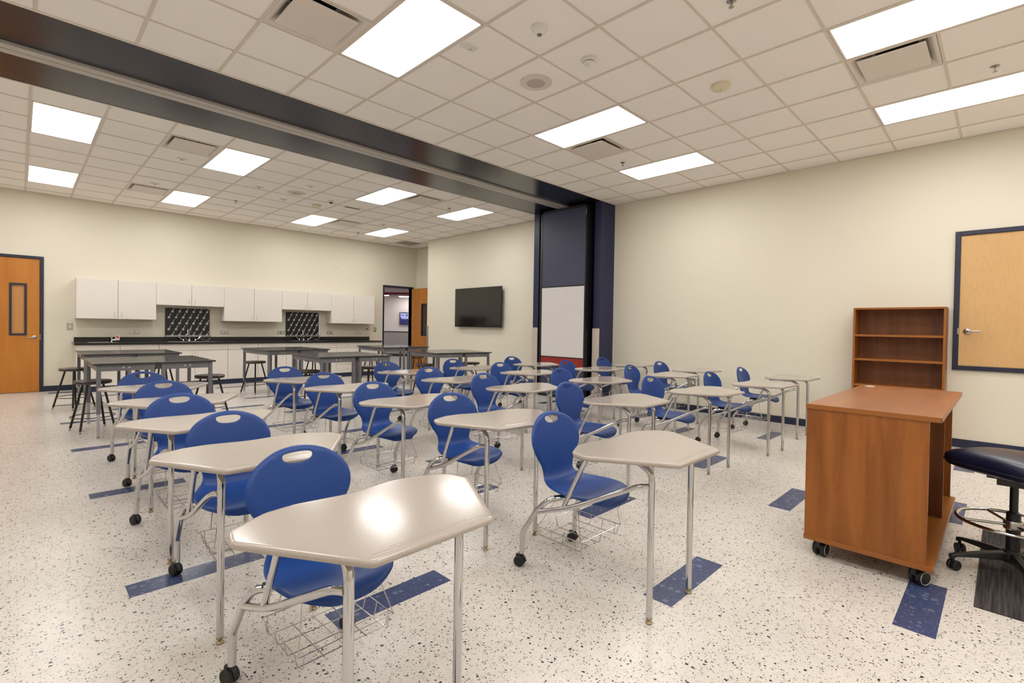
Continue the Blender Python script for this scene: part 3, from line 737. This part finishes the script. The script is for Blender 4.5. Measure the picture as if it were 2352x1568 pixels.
# stools
def make_stool():
    t = thing('lab_stool', '', 'stool', group='backless lab stools')
    SZ = .605
    bm = bmesh.new(); lathe(bm, [(0, SZ-.04), (.165, SZ-.04), (.178, SZ-.034), (.18, SZ-.01), (.172, SZ), (.05, SZ-.002), (0, SZ-.002)], 36); finish('seat', bm, STOOLS, t, smooth=True)
    for k in range(4):
        a = PI/4+k*PI/2; top = (.105*math.cos(a), .105*math.sin(a), SZ-.04); bot = (.235*math.cos(a), .235*math.sin(a), .03)
        bm = bmesh.new(); tube(bm, [top, bot], .0125, 0, 10); o = finish('leg', bm, STOOLM, t, smooth=True)
        bm = bmesh.new(); lathe(bm, [(0, 0), (.014, 0), (.014, .01), (.008, .014), (.008, .035), (0, .035)], 12, TM((bot[0]+.004*math.cos(a), bot[1]+.004*math.sin(a), 0))); finish('foot', bm, STEEL, o, smooth=True)
    bm = bmesh.new(); R_ = .21; tube(bm, [(R_*math.cos(q), R_*math.sin(q), .175) for q in [2*PI*k/32 for k in range(32)]], .0055, 0, 8, closed=True); finish('foot_ring', bm, STOOLM, t, smooth=True)
    return t
stools = [(-2.49, 5.52, 'nearest dark stool at the far left, beside the nearest left lab tables'), (-2.53, 7.65, 'dark stool at far left behind the nearest stool, beside the rear left tables'),
          (-1.27, 5.46, 'dark stool right of the nearest left lab tables'), (-1.46, 7.50, 'dark stool right of the rear left tables, seen between table legs'), (.05, 7.80, 'dark stool standing clear left of the rear middle tables'),
          (.06, 5.42, 'dark stool left of the nearest middle tables, behind a blue chair'), (1.15, 7.75, 'dark stool right of the rear middle tables'), (1.19, 5.60, 'dark stool right of the nearest middle tables'),
          (2.46, 7.80, 'dark stool left of the rear right tables, seat hidden by tables'), (3.49, 7.54, 'dark stool right of rear right tables, in front of the open door'), (2.33, 5.54, 'dark stool left of the tables under the screen wall'), (3.37, 5.42, 'dark stool at the right of the tables under the screen wall')]
s0 = None
for k, (x, y, lb) in enumerate(stools):
    a = math.radians([12, 38, 20, 60, 28, 10, 33, 15, 5, 40, 22, 50][k])
    if s0 is None: s0 = make_stool(); s0.location = (x, y, 0); s0.rotation_euler = (0, 0, a); s0['label'] = lb
    else: dup(s0, (x, y, 0), a, lb)

# ------------------------------------------------------------------ combination desks
def smooth_curve(P, n):
    # Catmull-Rom through points, n samples per span
    out = []
    for i in range(len(P)-1):
        p0 = P[max(i-1, 0)]; p1 = P[i]; p2 = P[i+1]; p3 = P[min(i+2, len(P)-1)]
        for k in range(n):
            t = k/n
            out.append(tuple(.5*((2*b)+(-a+c)*t+(2*a-5*b+4*c-d)*t*t+(-a+3*b-3*c+d)*t**3) for a, b, c, d in zip(p0, p1, p2, p3)))
    out.append(tuple(P[-1])); return out
def shell_mesh():
    # centre line profile (y, z) with half width and side curl, from front lip to top of back
    prof = [(.294, .408, .040, .0), (.300, .420, .090, .0), (.318, .438, .136, .0), (.352, .451, .176, .002), (.41, .457, .200, .006), (.49, .453, .205, .012), (.57, .447, .193, .018), (.64, .449, .168, .020),
            (.690, .466, .142, .016), (.710, .500, .127, .010), (.718, .545, .136, .012), (.725, .590, .166, .016), (.733, .635, .194, .022), (.742, .680, .205, .024), (.752, .725, .196, .022),
            (.762, .767, .170, .016), (.770, .798, .132, .010), (.777, .820, .086, .004), (.781, .831, .044, .0), (.783, .835, .012, .0)]
    P = smooth_curve(prof, 6)
    s = [0.0]
    for a, b in zip(P, P[1:]): s.append(s[-1]+math.hypot(b[0]-a[0], b[1]-a[1]))
    def at(u):
        u = max(0, min(s[-1], u))
        for i in range(len(s)-1):
            if s[i+1] >= u: break
        f = (u-s[i])/max(1e-9, s[i+1]-s[i]); return [P[i][j]*(1-f)+P[i+1][j]*f for j in range(4)], i
    SL = s[-1]
    outline = [(x[2], u) for x, u in zip(P, s)]
    outline[0] = (.02, s[0])
    right = outline[::2]
    if right[-1] != outline[-1]: right.append(outline[-1])
    poly = [Vector((a, b)) for a, b in right] + [Vector((-a, b)) for a, b in right[::-1]]
    # handle hole near the top: flat upper edge, curved lower edge
    hc = SL-.040
    hole = []
    for k in range(28):
        q = 2*PI*k/28; cx, cz = math.cos(q), math.sin(q)
        x = .061*math.copysign(abs(cx)**.8, cx); y = .018*math.copysign(abs(cz)**(.7), cz) if cz > 0 else .030*cz
        hole.append(Vector((x, hc+y*.9)))
    def inside(p, poly_):
        c = False; n = len(poly_)
        for i in range(n):
            a, b = poly_[i], poly_[i-1]
            if (a.y > p.y) != (b.y > p.y) and p.x < (b.x-a.x)*(p.y-a.y)/(b.y-a.y)+a.x: c = not c
        return c
    pts = poly+hole; ed = [(i, (i+1) % len(poly)) for i in range(len(poly))]+[(len(poly)+i, len(poly)+(i+1) % len(hole)) for i in range(len(hole))]
    def inset(d_):
        o_ = []
        for k in range(len(poly)):
            a_, b_ = poly[k-1], poly[(k+1) % len(poly)]; t_ = (b_-a_).normalized(); o_.append(poly[k]+Vector((-t_.y, t_.x))*d_)
        return o_
    sgn = 1 if inside(inset(.01)[10], poly) else -1
    def edged(p):
        best = 9
        for k in range(len(poly)):
            a_, b_ = poly[k-1], poly[k]; ab = b_-a_; t_ = max(0, min(1, (p-a_).dot(ab)/max(ab.length_squared, 1e-9))); best = min(best, (p-a_-ab*t_).length)
        return best
    for d_ in (.004, .009, .015):
        pts += [p for p in inset(sgn*d_) if inside(p, poly) and edged(p) > d_*.8 and not inside(p, [Vector((h.x*1.06, hc+(h.y-hc)*1.1)) for h in hole])]
    step = .016
    y = step
    while y < SL:
        x = -.22+((round(y/step) % 2)*step/2)
        while x < .22:
            p = Vector((x, y)); wv = at(y)[0][2]
            if abs(x) < wv-.022 and SL-y > .012 and y > .012 and inside(p, poly) and not inside(p, [Vector((h.x*1.12, hc+(h.y-hc)*1.2)) for h in hole]): pts.append(p)
            x += step
        y += step
    vco, _, faces, *_ = delaunay_2d_cdt(pts, ed, [], 0, 1e-5)
    bm = bmesh.new(); vs = []
    for v in vco:
        (py, pz, wv, cu), i = at(v.y)
        a, b = at(v.y-.004)[0], at(v.y+.004)[0]; ty, tz = b[0]-a[0], b[1]-a[1]; l = math.hypot(ty, tz); ty /= l; tz /= l
        ny, nz = -tz, ty                       # towards the sitter
        if ny > 0 and nz < 0: ny, nz = -ny, -nz
        f = min(1.2, abs(v.x)/max(wv, .12)); lift = cu*f*f - .009*max(0, 1-edged(v)/.015)**2
        vs.append(bm.verts.new((v.x, py+ny*lift, pz+nz*lift)))
    for f in faces:
        c = sum((vco[i] for i in f), Vector((0, 0)))/len(f)
        if inside(c, poly) and not inside(c, hole):
            try: bm.faces.new([vs[i] for i in f])
            except ValueError: pass
    for v in [v for v in bm.verts if not v.link_faces]: bm.verts.remove(v)
    return bm
def desktop_mesh():
    # outline control points with corner radii
    C = [(-.206, -.143, .034), (.206, -.143, .034), (.414, .208, .045), (.392, .300, .07), (.27, .368, .08), (.17, .380, .10), (0, .352, .25), (-.17, .380, .10), (-.27, .368, .08), (-.392, .300, .07), (-.414, .208, .045)]
    n = len(C); out = []
    for i in range(n):
        a, b, c = Vector(C[i-1][:2]), Vector(C[i][:2]), Vector(C[(i+1) % n][:2]); r = C[i][2]
        u, v = (a-b), (c-b); lu, lv = u.length, v.length; u.normalize(); v.normalize()
        ang = u.angle(v); d = min(r/math.tan(ang/2), lu*.49, lv*.49)
        p0, p1 = b+u*d, b+v*d
        for k in range(8):
            t = k/7; out.append(p0*(1-t)**2+b*2*t*(1-t)+p1*t*t)
    pts = [out[0]]
    for p in out[1:]:
        if (p-pts[-1]).length > 1e-4: pts.append(p)
    N_ = len(pts); nor = []
    for i in range(N_):
        t = (pts[(i+1) % N_]-pts[i-1]); nor.append(Vector((t.y, -t.x)).normalized())
    bm = bmesh.new(); rings = []
    for ins, z in ((.034, .7502), (.020, .7502), (.012, .7502), (.005, .7492), (.0015, .746), (0, .740), (.0015, .734), (.006, .7295), (.014, .7275), (.030, .7275)):
        rings.append([bm.verts.new((p.x-q.x*ins, p.y-q.y*ins, z)) for p, q in zip(pts, nor)])
    for A_, Bq in zip(rings, rings[1:]):
        for k in range(N_): bm.faces.new((A_[k], A_[(k+1) % N_], Bq[(k+1) % N_], Bq[k]))
    bm.faces.new(rings[0]); bm.faces.new(rings[-1][::-1])
    return bm
def caster(parent, x, y, rz):
    M = TM((x, y, 0), rz=rz)
    bm = bmesh.new()
    for s in (-1, 1):
        lathe(bm, [(0, -.009), (.026, -.009), (.030, -.005), (.030, .005), (.026, .009), (0, .009)], 20, M @ TM((s*.013, .012, .030), ry=PI/2))
    o = finish('caster', bm, RUBBER, parent, smooth=True)
    bm = bmesh.new(); tube(bm, [M @ Vector((0, 0, .04)), M @ Vector((0, 0, .082))], .011, 0, 10)
    q = [M @ Vector(v) for v in ((0, -.02, .03), (0, -.012, .052), (0, .01, .063), (0, .032, .056))]; tube(bm, q, .009, .02, 8); finish('caster_hood', bm, BLACK, o, smooth=True)
    return o
def make_desk():
    t = thing('student_desk', '', 'desk', group='blue chair desks in rows')
    finish('desktop', desktop_mesh(), DESKM, t, smooth=True)
    bm = bmesh.new(); tube(bm, [(-.13, -.098, .7478), (.13, -.098, .7478)], .0035, 0, 8); finish('pencil_ledge', bm, DESKM, t, smooth=True)
    o = finish('chair_shell', shell_mesh(), BLUE, t, smooth='all')
    md = o.modifiers.new('thick', 'SOLIDIFY'); md.thickness = .008; md.offset = 0
    md = o.modifiers.new('round', 'BEVEL'); md.width = .0035; md.segments = 2; md.limit_method = 'ANGLE'; md.angle_limit = math.radians(60)
    R = .0145
    for s in (-1, 1):
        bm = bmesh.new(); tube(bm, [(s*.19, 0, .022), (s*.19, 0, .68), (s*.183, .075, .713), (s*.15, .20, .713)], R, .06, 12); o = finish('front_leg', bm, CHROME, t, smooth=True)
        bm = bmesh.new(); lathe(bm, [(0, 0), (.015, 0), (.016, .006), (.009, .012), (.009, .022), (.0145, .022), (.0145, .03), (0, .03)], 16, TM((s*.19, 0, 0))); finish('glide', bm, GLIDE, o, smooth=True)
        bm = bmesh.new(); tube(bm, [(s*.232, .765, .072), (s*.232, .762, .19), (s*.230, .66, .338), (s*.222, .585, .412), (s*.17, .53, .425), (0, .505, .425)], R, .045, 12); o = finish('rear_leg', bm, CHROME, t, smooth=True)
        caster(o, s*.232, .765, random.uniform(-.6, .6))
        if s == 1:
            pass
    bm = bmesh.new(); tube(bm, smooth_curve([(-.232, .655, .333), (-.229, .50, .388), (-.226, .38, .440), (-.22, .16, .556), (-.210, .06, .606), (-.196, .008, .618)], 5), .0125, 0, 10)
    finish('side_brace', bm, CHROME, t, smooth=True)
    bm = bmesh.new(); tube(bm, [(-.227, .475, .408), (-.226, .345, .672), (-.222, .30, .714), (-.16, .17, .714)], .0125, .04, 10)
    finish('top_strut', bm, CHROME, t, smooth=True)
    bm = bmesh.new(); tube(bm, [(-.20, .565, .420), (-.14, .52, .426), (.14, .52, .426), (.20, .565, .420)], .0165, .03, 10); box(bm, -.11, .36, .426, -.08, .60, .437); box(bm, .08, .36, .426, .11, .60, .437)
    finish('seat_bracket', bm, BLACK, t, smooth=True)
    # wire book basket
    bm = bmesh.new(); wr = .0022; z1, z0 = .20, .145
    x0, x1, ya, yb_ = -.13, .24, .44, .765
    def wire(p, f=0, c=False): tube(bm, p, wr, f, 6, closed=c)
    wire([(x0, ya, z1), (x1, ya, z1), (x1, yb_, z1), (x0, yb_, z1)], 0, True)
    for k in range(4):
        y = ya+.035+k*(yb_-ya-.07)/3
        wire([(x0-.0, y, z1), (x0+.012, y, z0), (x1-.012, y, z0), (x1, y, z1)], .01)
    for k in range(5):
        x = x0+.02+k*(x1-x0-.04)/4
        wire([(x, ya, z1), (x, ya+.012, z0), (x, yb_-.012, z0), (x, yb_, z1)] if k in (0, 4, 2) else [(x, ya+.02, z0+.003), (x, yb_-.02, z0+.003)], .01)
    for x, y, tx, ty in ((x0, ya, -.09, .50), (x1, ya, .14, .42), (x0+.05, yb_, -.10, .60), (x1-.05, yb_, .12, .60)): wire([(x, y, z1), (tx, ty, .425)])
    finish('book_basket', bm, WIRE, t, smooth=True)
    return t
DESKS = [('A', -2.318, -1.026, 1.6, 'nearest chair desk in the foreground, with lamp glare on its beige top'), ('c1b', -2.346, .012, -2.9, 'second chair desk in the leftmost row, behind the nearest one'),
 ('c1c', -2.345, .965, .3, 'third chair desk in the leftmost row'), ('c1d', -2.284, 1.925, -.8, 'fourth chair desk in the leftmost row'), ('c1e', -2.243, 2.925, 1.9, 'fifth and farthest chair desk of the leftmost row, in front of the lab tables'),
 ('B', -.925, -1.137, -.8, 'front chair desk in the middle foreground with the whole blue chair and basket visible'), ('c2b', -.977, -.116, -8.0, 'second chair desk of the second row, its top just left of the front middle chair'),
 ('c2c', -.946, .855, .7, 'third chair desk of the second row from the left'), ('c2d', -.928, 1.899, -.3, 'fourth chair desk of the second row from the left'), ('c2e', -.968, 2.81, .3, 'farthest chair desk of the second row, in front of a clear standing stool'),
 ('c3a', .415, -.192, .3, 'front chair desk of the third row, right behind the middle foreground desk'), ('c3b', .368, .905, -.1, 'second chair desk of the third row from the left'),
 ('c3c', .300, 1.865, -3.3, 'third chair desk of the third row from the left'), ('c3d', .384, 2.926, -1.6, 'farthest chair desk of the third row, before the middle lab tables'),
 ('c4a', 1.556, -.351, -4.5, 'front chair desk of the fourth row, in front of the cream wall'), ('c4b', 1.566, .864, -2.0, 'second chair desk of the fourth row, its chair overlapping the folding partition'),
 ('c4c', 1.590, 1.99, -4.2, 'third chair desk of the fourth row from the left'), ('c4d', 1.494, 2.915, -3.3, 'farthest chair desk of the fourth row, before the tables under the screen'),
 ('c5a', 2.712, -.493, -4.6, 'front chair desk of the fifth row, left of the wooden cart'), ('c5b', 2.915, .683, .8, 'second chair desk of the fifth row beside the cream wall'),
 ('c5c', 2.884, 1.807, -.1, 'third chair desk of the fifth row, its chair before the red strip of the partition'), ('c5d', 2.743, 2.908, -3.6, 'farthest chair desk of the fifth row, near the navy column'),
 ('c6a', 3.871, -.45, -1.1, 'front chair desk of the row along the right wall, nearest the wooden cart'), ('c6b', 3.897, .813, -5.3, 'middle chair desk of the row along the right wall'),
 ('c6c', 4.03, 1.94, -1.3, 'farthest chair desk along the right wall, chair before the near navy column')]
dk0 = None
for n_, x, y, a, lb in DESKS:
    a = math.radians(a)
    if dk0 is None: dk0 = make_desk(); dk0.location = (x, y, 0); dk0.rotation_euler = (0, 0, a); dk0['label'] = lb
    else: dup(dk0, (x, y, 0), a, lb)

# ------------------------------------------------------------------ teacher cart
cx0, cx1, cy0, cy1 = .185, 1.765, -2.005, -1.415
ck = thing('teacher_cart', 'cherry wood teacher cart on black casters beside the navy stool', 'cart', (cx0, cy0, 0))
W_, D_ = cx1-cx0, cy1-cy0
finish('top_board', B((-.0, -.018, .872, W_+.035, D_, .90)), CHERRYX, ck, bevel=.002)
finish('top_edge_band', B((-.002, -.020, .873, 0, D_+.002, .899), (-.002, -.020, .873, W_+.035, -.018, .899)), CHEDGE, ck)
finish('bottom_board', B((0, -.0, .098, W_, D_, .125)), CHEDGE, ck, bevel=.001)
finish('end_panel', B((.004, .028, .125, .026, D_-.003, .872)), CHERRY, ck)
finish('end_panel', B((W_-.026, .028, .125, W_-.004, D_-.003, .872)), CHERRY, ck)
finish('divider', B((W_*.60, .03, .125, W_*.60+.02, D_-.02, .872)), CHERRYD, ck)
finish('back_panel', B((.026, D_-.02, .125, W_-.026, D_-.003, .872)), CHERRYD, ck)
finish('grommet', B((1.44, .49, .90, 1.53, .545, .903)), ALU, ck, bevel=.001)
for x in (.06, W_-.06):
    for y in (.065, D_-.075):
        bm = bmesh.new(); M = TM((x, y, 0), rz=(-1.79 if y > .3 else -2.15))
        for s in (-1, 1): lathe(bm, [(0, -.013), (.036, -.013), (.042, -.009), (.042, .009), (.036, .013), (0, .013)], 28, M @ TM((s*.020, .012, .042), ry=PI/2))
        o = finish('caster', bm, RUBBER, ck, smooth=True)
        bm = bmesh.new(); [tube(bm, [M @ TM((sg*.020, .012, .042), ry=PI/2) @ Vector((.033*math.cos(2*PI*q/24), .033*math.sin(2*PI*q/24), sg*.0135)) for q in range(24)], .002, 0, 6, closed=True) for sg in (-1, 1)]
        finish('wheel_ring', bm, ALU, o)
        bm = bmesh.new(); box(bm, -.012, -.03, .05, .012, .05, .088, M=M); lathe(bm, [(0, .088), (.03, .088), (.03, .098), (0, .098)], 16, M); finish('caster_mount', bm, BLACK, o)

# bookshelf
bs = thing('bookshelf', 'tall cherry wood bookshelf against the right wall behind the cart', 'bookshelf', (4.40, -1.757, 0))
W_, D_, Hh = .892, XR-4.40-.015, 1.644
finish('side_panel', B((0, 0, 0, D_, .022, Hh-.022)), CHERRY, bs); finish('side_panel', B((0, W_-.022, 0, D_, W_, Hh-.022)), CHERRY, bs)
finish('top_panel', B((-.004, 0, Hh-.022, D_, W_, Hh)), CHEDGE, bs, bevel=.001)
finish('back_board', B((D_-.008, .022, 0, D_, W_-.022, Hh-.022)), CHERRYD, bs)
finish('kick_panel', B((.02, .022, 0, .04, W_-.022, .08)), CHERRY, bs)
for z in (1.31, 1.008, .684, .38, .09): 
    finish('shelf', B((.003, .022, z-.026, D_-.008, W_-.022, z)), CHEDGE, bs)
finish('edge_band', B((-.003, 0, 0, 0, .022, Hh-.022), (-.003, W_-.022, 0, 0, W_, Hh-.022)), CHEDGE, bs)

# drafting stool
ds = thing('drafting_stool', 'navy vinyl rolling stool with chrome foot ring beside the wooden cart', 'stool', (.76, -2.295, 0))
SZ = .585
CA = math.radians(54.5)
def crot(x, y): return x*math.cos(CA)-y*math.sin(CA), x*math.sin(CA)+y*math.cos(CA)
def cushion(bm, s, levels, n=64, e=5.0):
    rings = []
    for f, z in levels:
        ring = []
        for k in range(n):
            q = 2*PI*k/n; c, d = math.cos(q), math.sin(q); r = (abs(c)**e+abs(d)**e)**(-1/e)
            x, y = crot(.27*f*r*c, .205*f*r*d)
            ring.append(bm.verts.new((x, y, z+.035*(1-min(1, (math.hypot(x, y)/.30)**2))*(1 if z > SZ else 0))))
        rings.append(ring)
    for A_, Bq in zip(rings, rings[1:]):
        for k in range(n): bm.faces.new((A_[k], A_[(k+1) % n], Bq[(k+1) % n], Bq[k]))
    bm.faces.new(rings[0]); bm.faces.new(rings[-1])
bm = bmesh.new(); cushion(bm, .235, ((.80, SZ-.03), (.95, SZ-.015), (1.0, SZ+.01), (.985, SZ+.035), (.90, SZ+.05), (.7, SZ+.058), (.4, SZ+.06), (.1, SZ+.06)))
o = finish('cushion', bm, VINYL, ds, smooth=True); 
bm = bmesh.new(); R_ = .235*1.0
pp = []
for k in range(48):
    q = 2*PI*k/48; c, d = math.cos(q), math.sin(q); r = (abs(c)**5+abs(d)**5)**(-1/5); pp.append((*crot(.2705*r*c, .2055*r*d), SZ+.008))
tube(bm, pp, .004, 0, 6, closed=True); finish('welt', bm, VINYL, ds, smooth=True)
bm = bmesh.new(); box(bm, -.11, -.11, SZ-.045, .11, .11, SZ-.028); box(bm, -.07, -.07, SZ-.085, .07, .07, SZ-.045); finish('seat_plate', bm, BLACK, ds)
finish('lever_handle', B((-.05, -.22, SZ-.062, -.035, -.05, SZ-.055)), BLACK, ds)
bm = bmesh.new(); lathe(bm, [(0, .10), (.030, .10), (.030, .345), (.024, .35), (.018, .352), (.018, SZ-.08), (0, SZ-.08)], 20); finish('gas_column', bm, BLACK, ds, smooth=True)
bm = bmesh.new(); lathe(bm, [(0, .255), (.04, .255), (.042, .262), (.042, .30), (.038, .305), (0, .305)], 20); finish('ring_clamp', bm, STEEL, ds, smooth=True)
bm = bmesh.new(); tube(bm, [(.235*math.cos(2*PI*k/48), .235*math.sin(2*PI*k/48), .285) for k in range(48)], .0095, 0, 10, closed=True)
for k in range(4):
    q = 2*PI*k/4+.5; tube(bm, [(.04*math.cos(q), .04*math.sin(q), .28), (.23*math.cos(q), .23*math.sin(q), .285)], .007, 0, 8)
finish('foot_ring', bm, CHROME, ds, smooth=True)
bm = bmesh.new(); lathe(bm, [(0, .075), (.045, .075), (.05, .10), (.038, .14), (0, .142)], 20); finish('base_hub', bm, BLACK, ds, smooth=True)
for k in range(5):
    q = 2*PI*k/5+math.radians(52)
    M = TM((0, 0, 0), rz=q)
    bm = bmesh.new()
    rr = []
    for x, w_, za, zb in ((.03, .028, .085, .13), (.16, .022, .085, .115), (.27, .016, .078, .096), (.30, .014, .062, .088)):
        rr.append([bm.verts.new(M @ Vector(v)) for v in ((x, -w_, za), (x, w_, za), (x, w_*.7, zb), (x, -w_*.7, zb))])
    for A_, Bq in zip(rr, rr[1:]):
        for j in range(4): bm.faces.new((A_[j], A_[(j+1) % 4], Bq[(j+1) % 4], Bq[j]))
    bm.faces.new(rr[0]); bm.faces.new(rr[-1])
    o = finish('base_arm', bm, BLACK, ds, bevel=.004)
    bm = bmesh.new(); Mc = M @ TM((.285, 0, 0), rz=1.0+k)
    for s in (-1, 1): lathe(bm, [(0, -.009), (.024, -.009), (.028, -.005), (.028, .005), (.024, .009), (0, .009)], 20, Mc @ TM((s*.014, .008, .028), ry=PI/2))
    tube(bm, [Mc @ Vector((0, 0, .03)), Mc @ Vector((0, 0, .07))], .008, 0, 8)
    finish('caster', bm, RUBBER, o, smooth=True)
# floor mat
tag(finish('floor_mat', B((.165, -3.10, 0, 1.52, -2.16, .006)), MATM, bevel=.002), 'dark ribbed carpet mat on the floor at the right edge', 'mat')
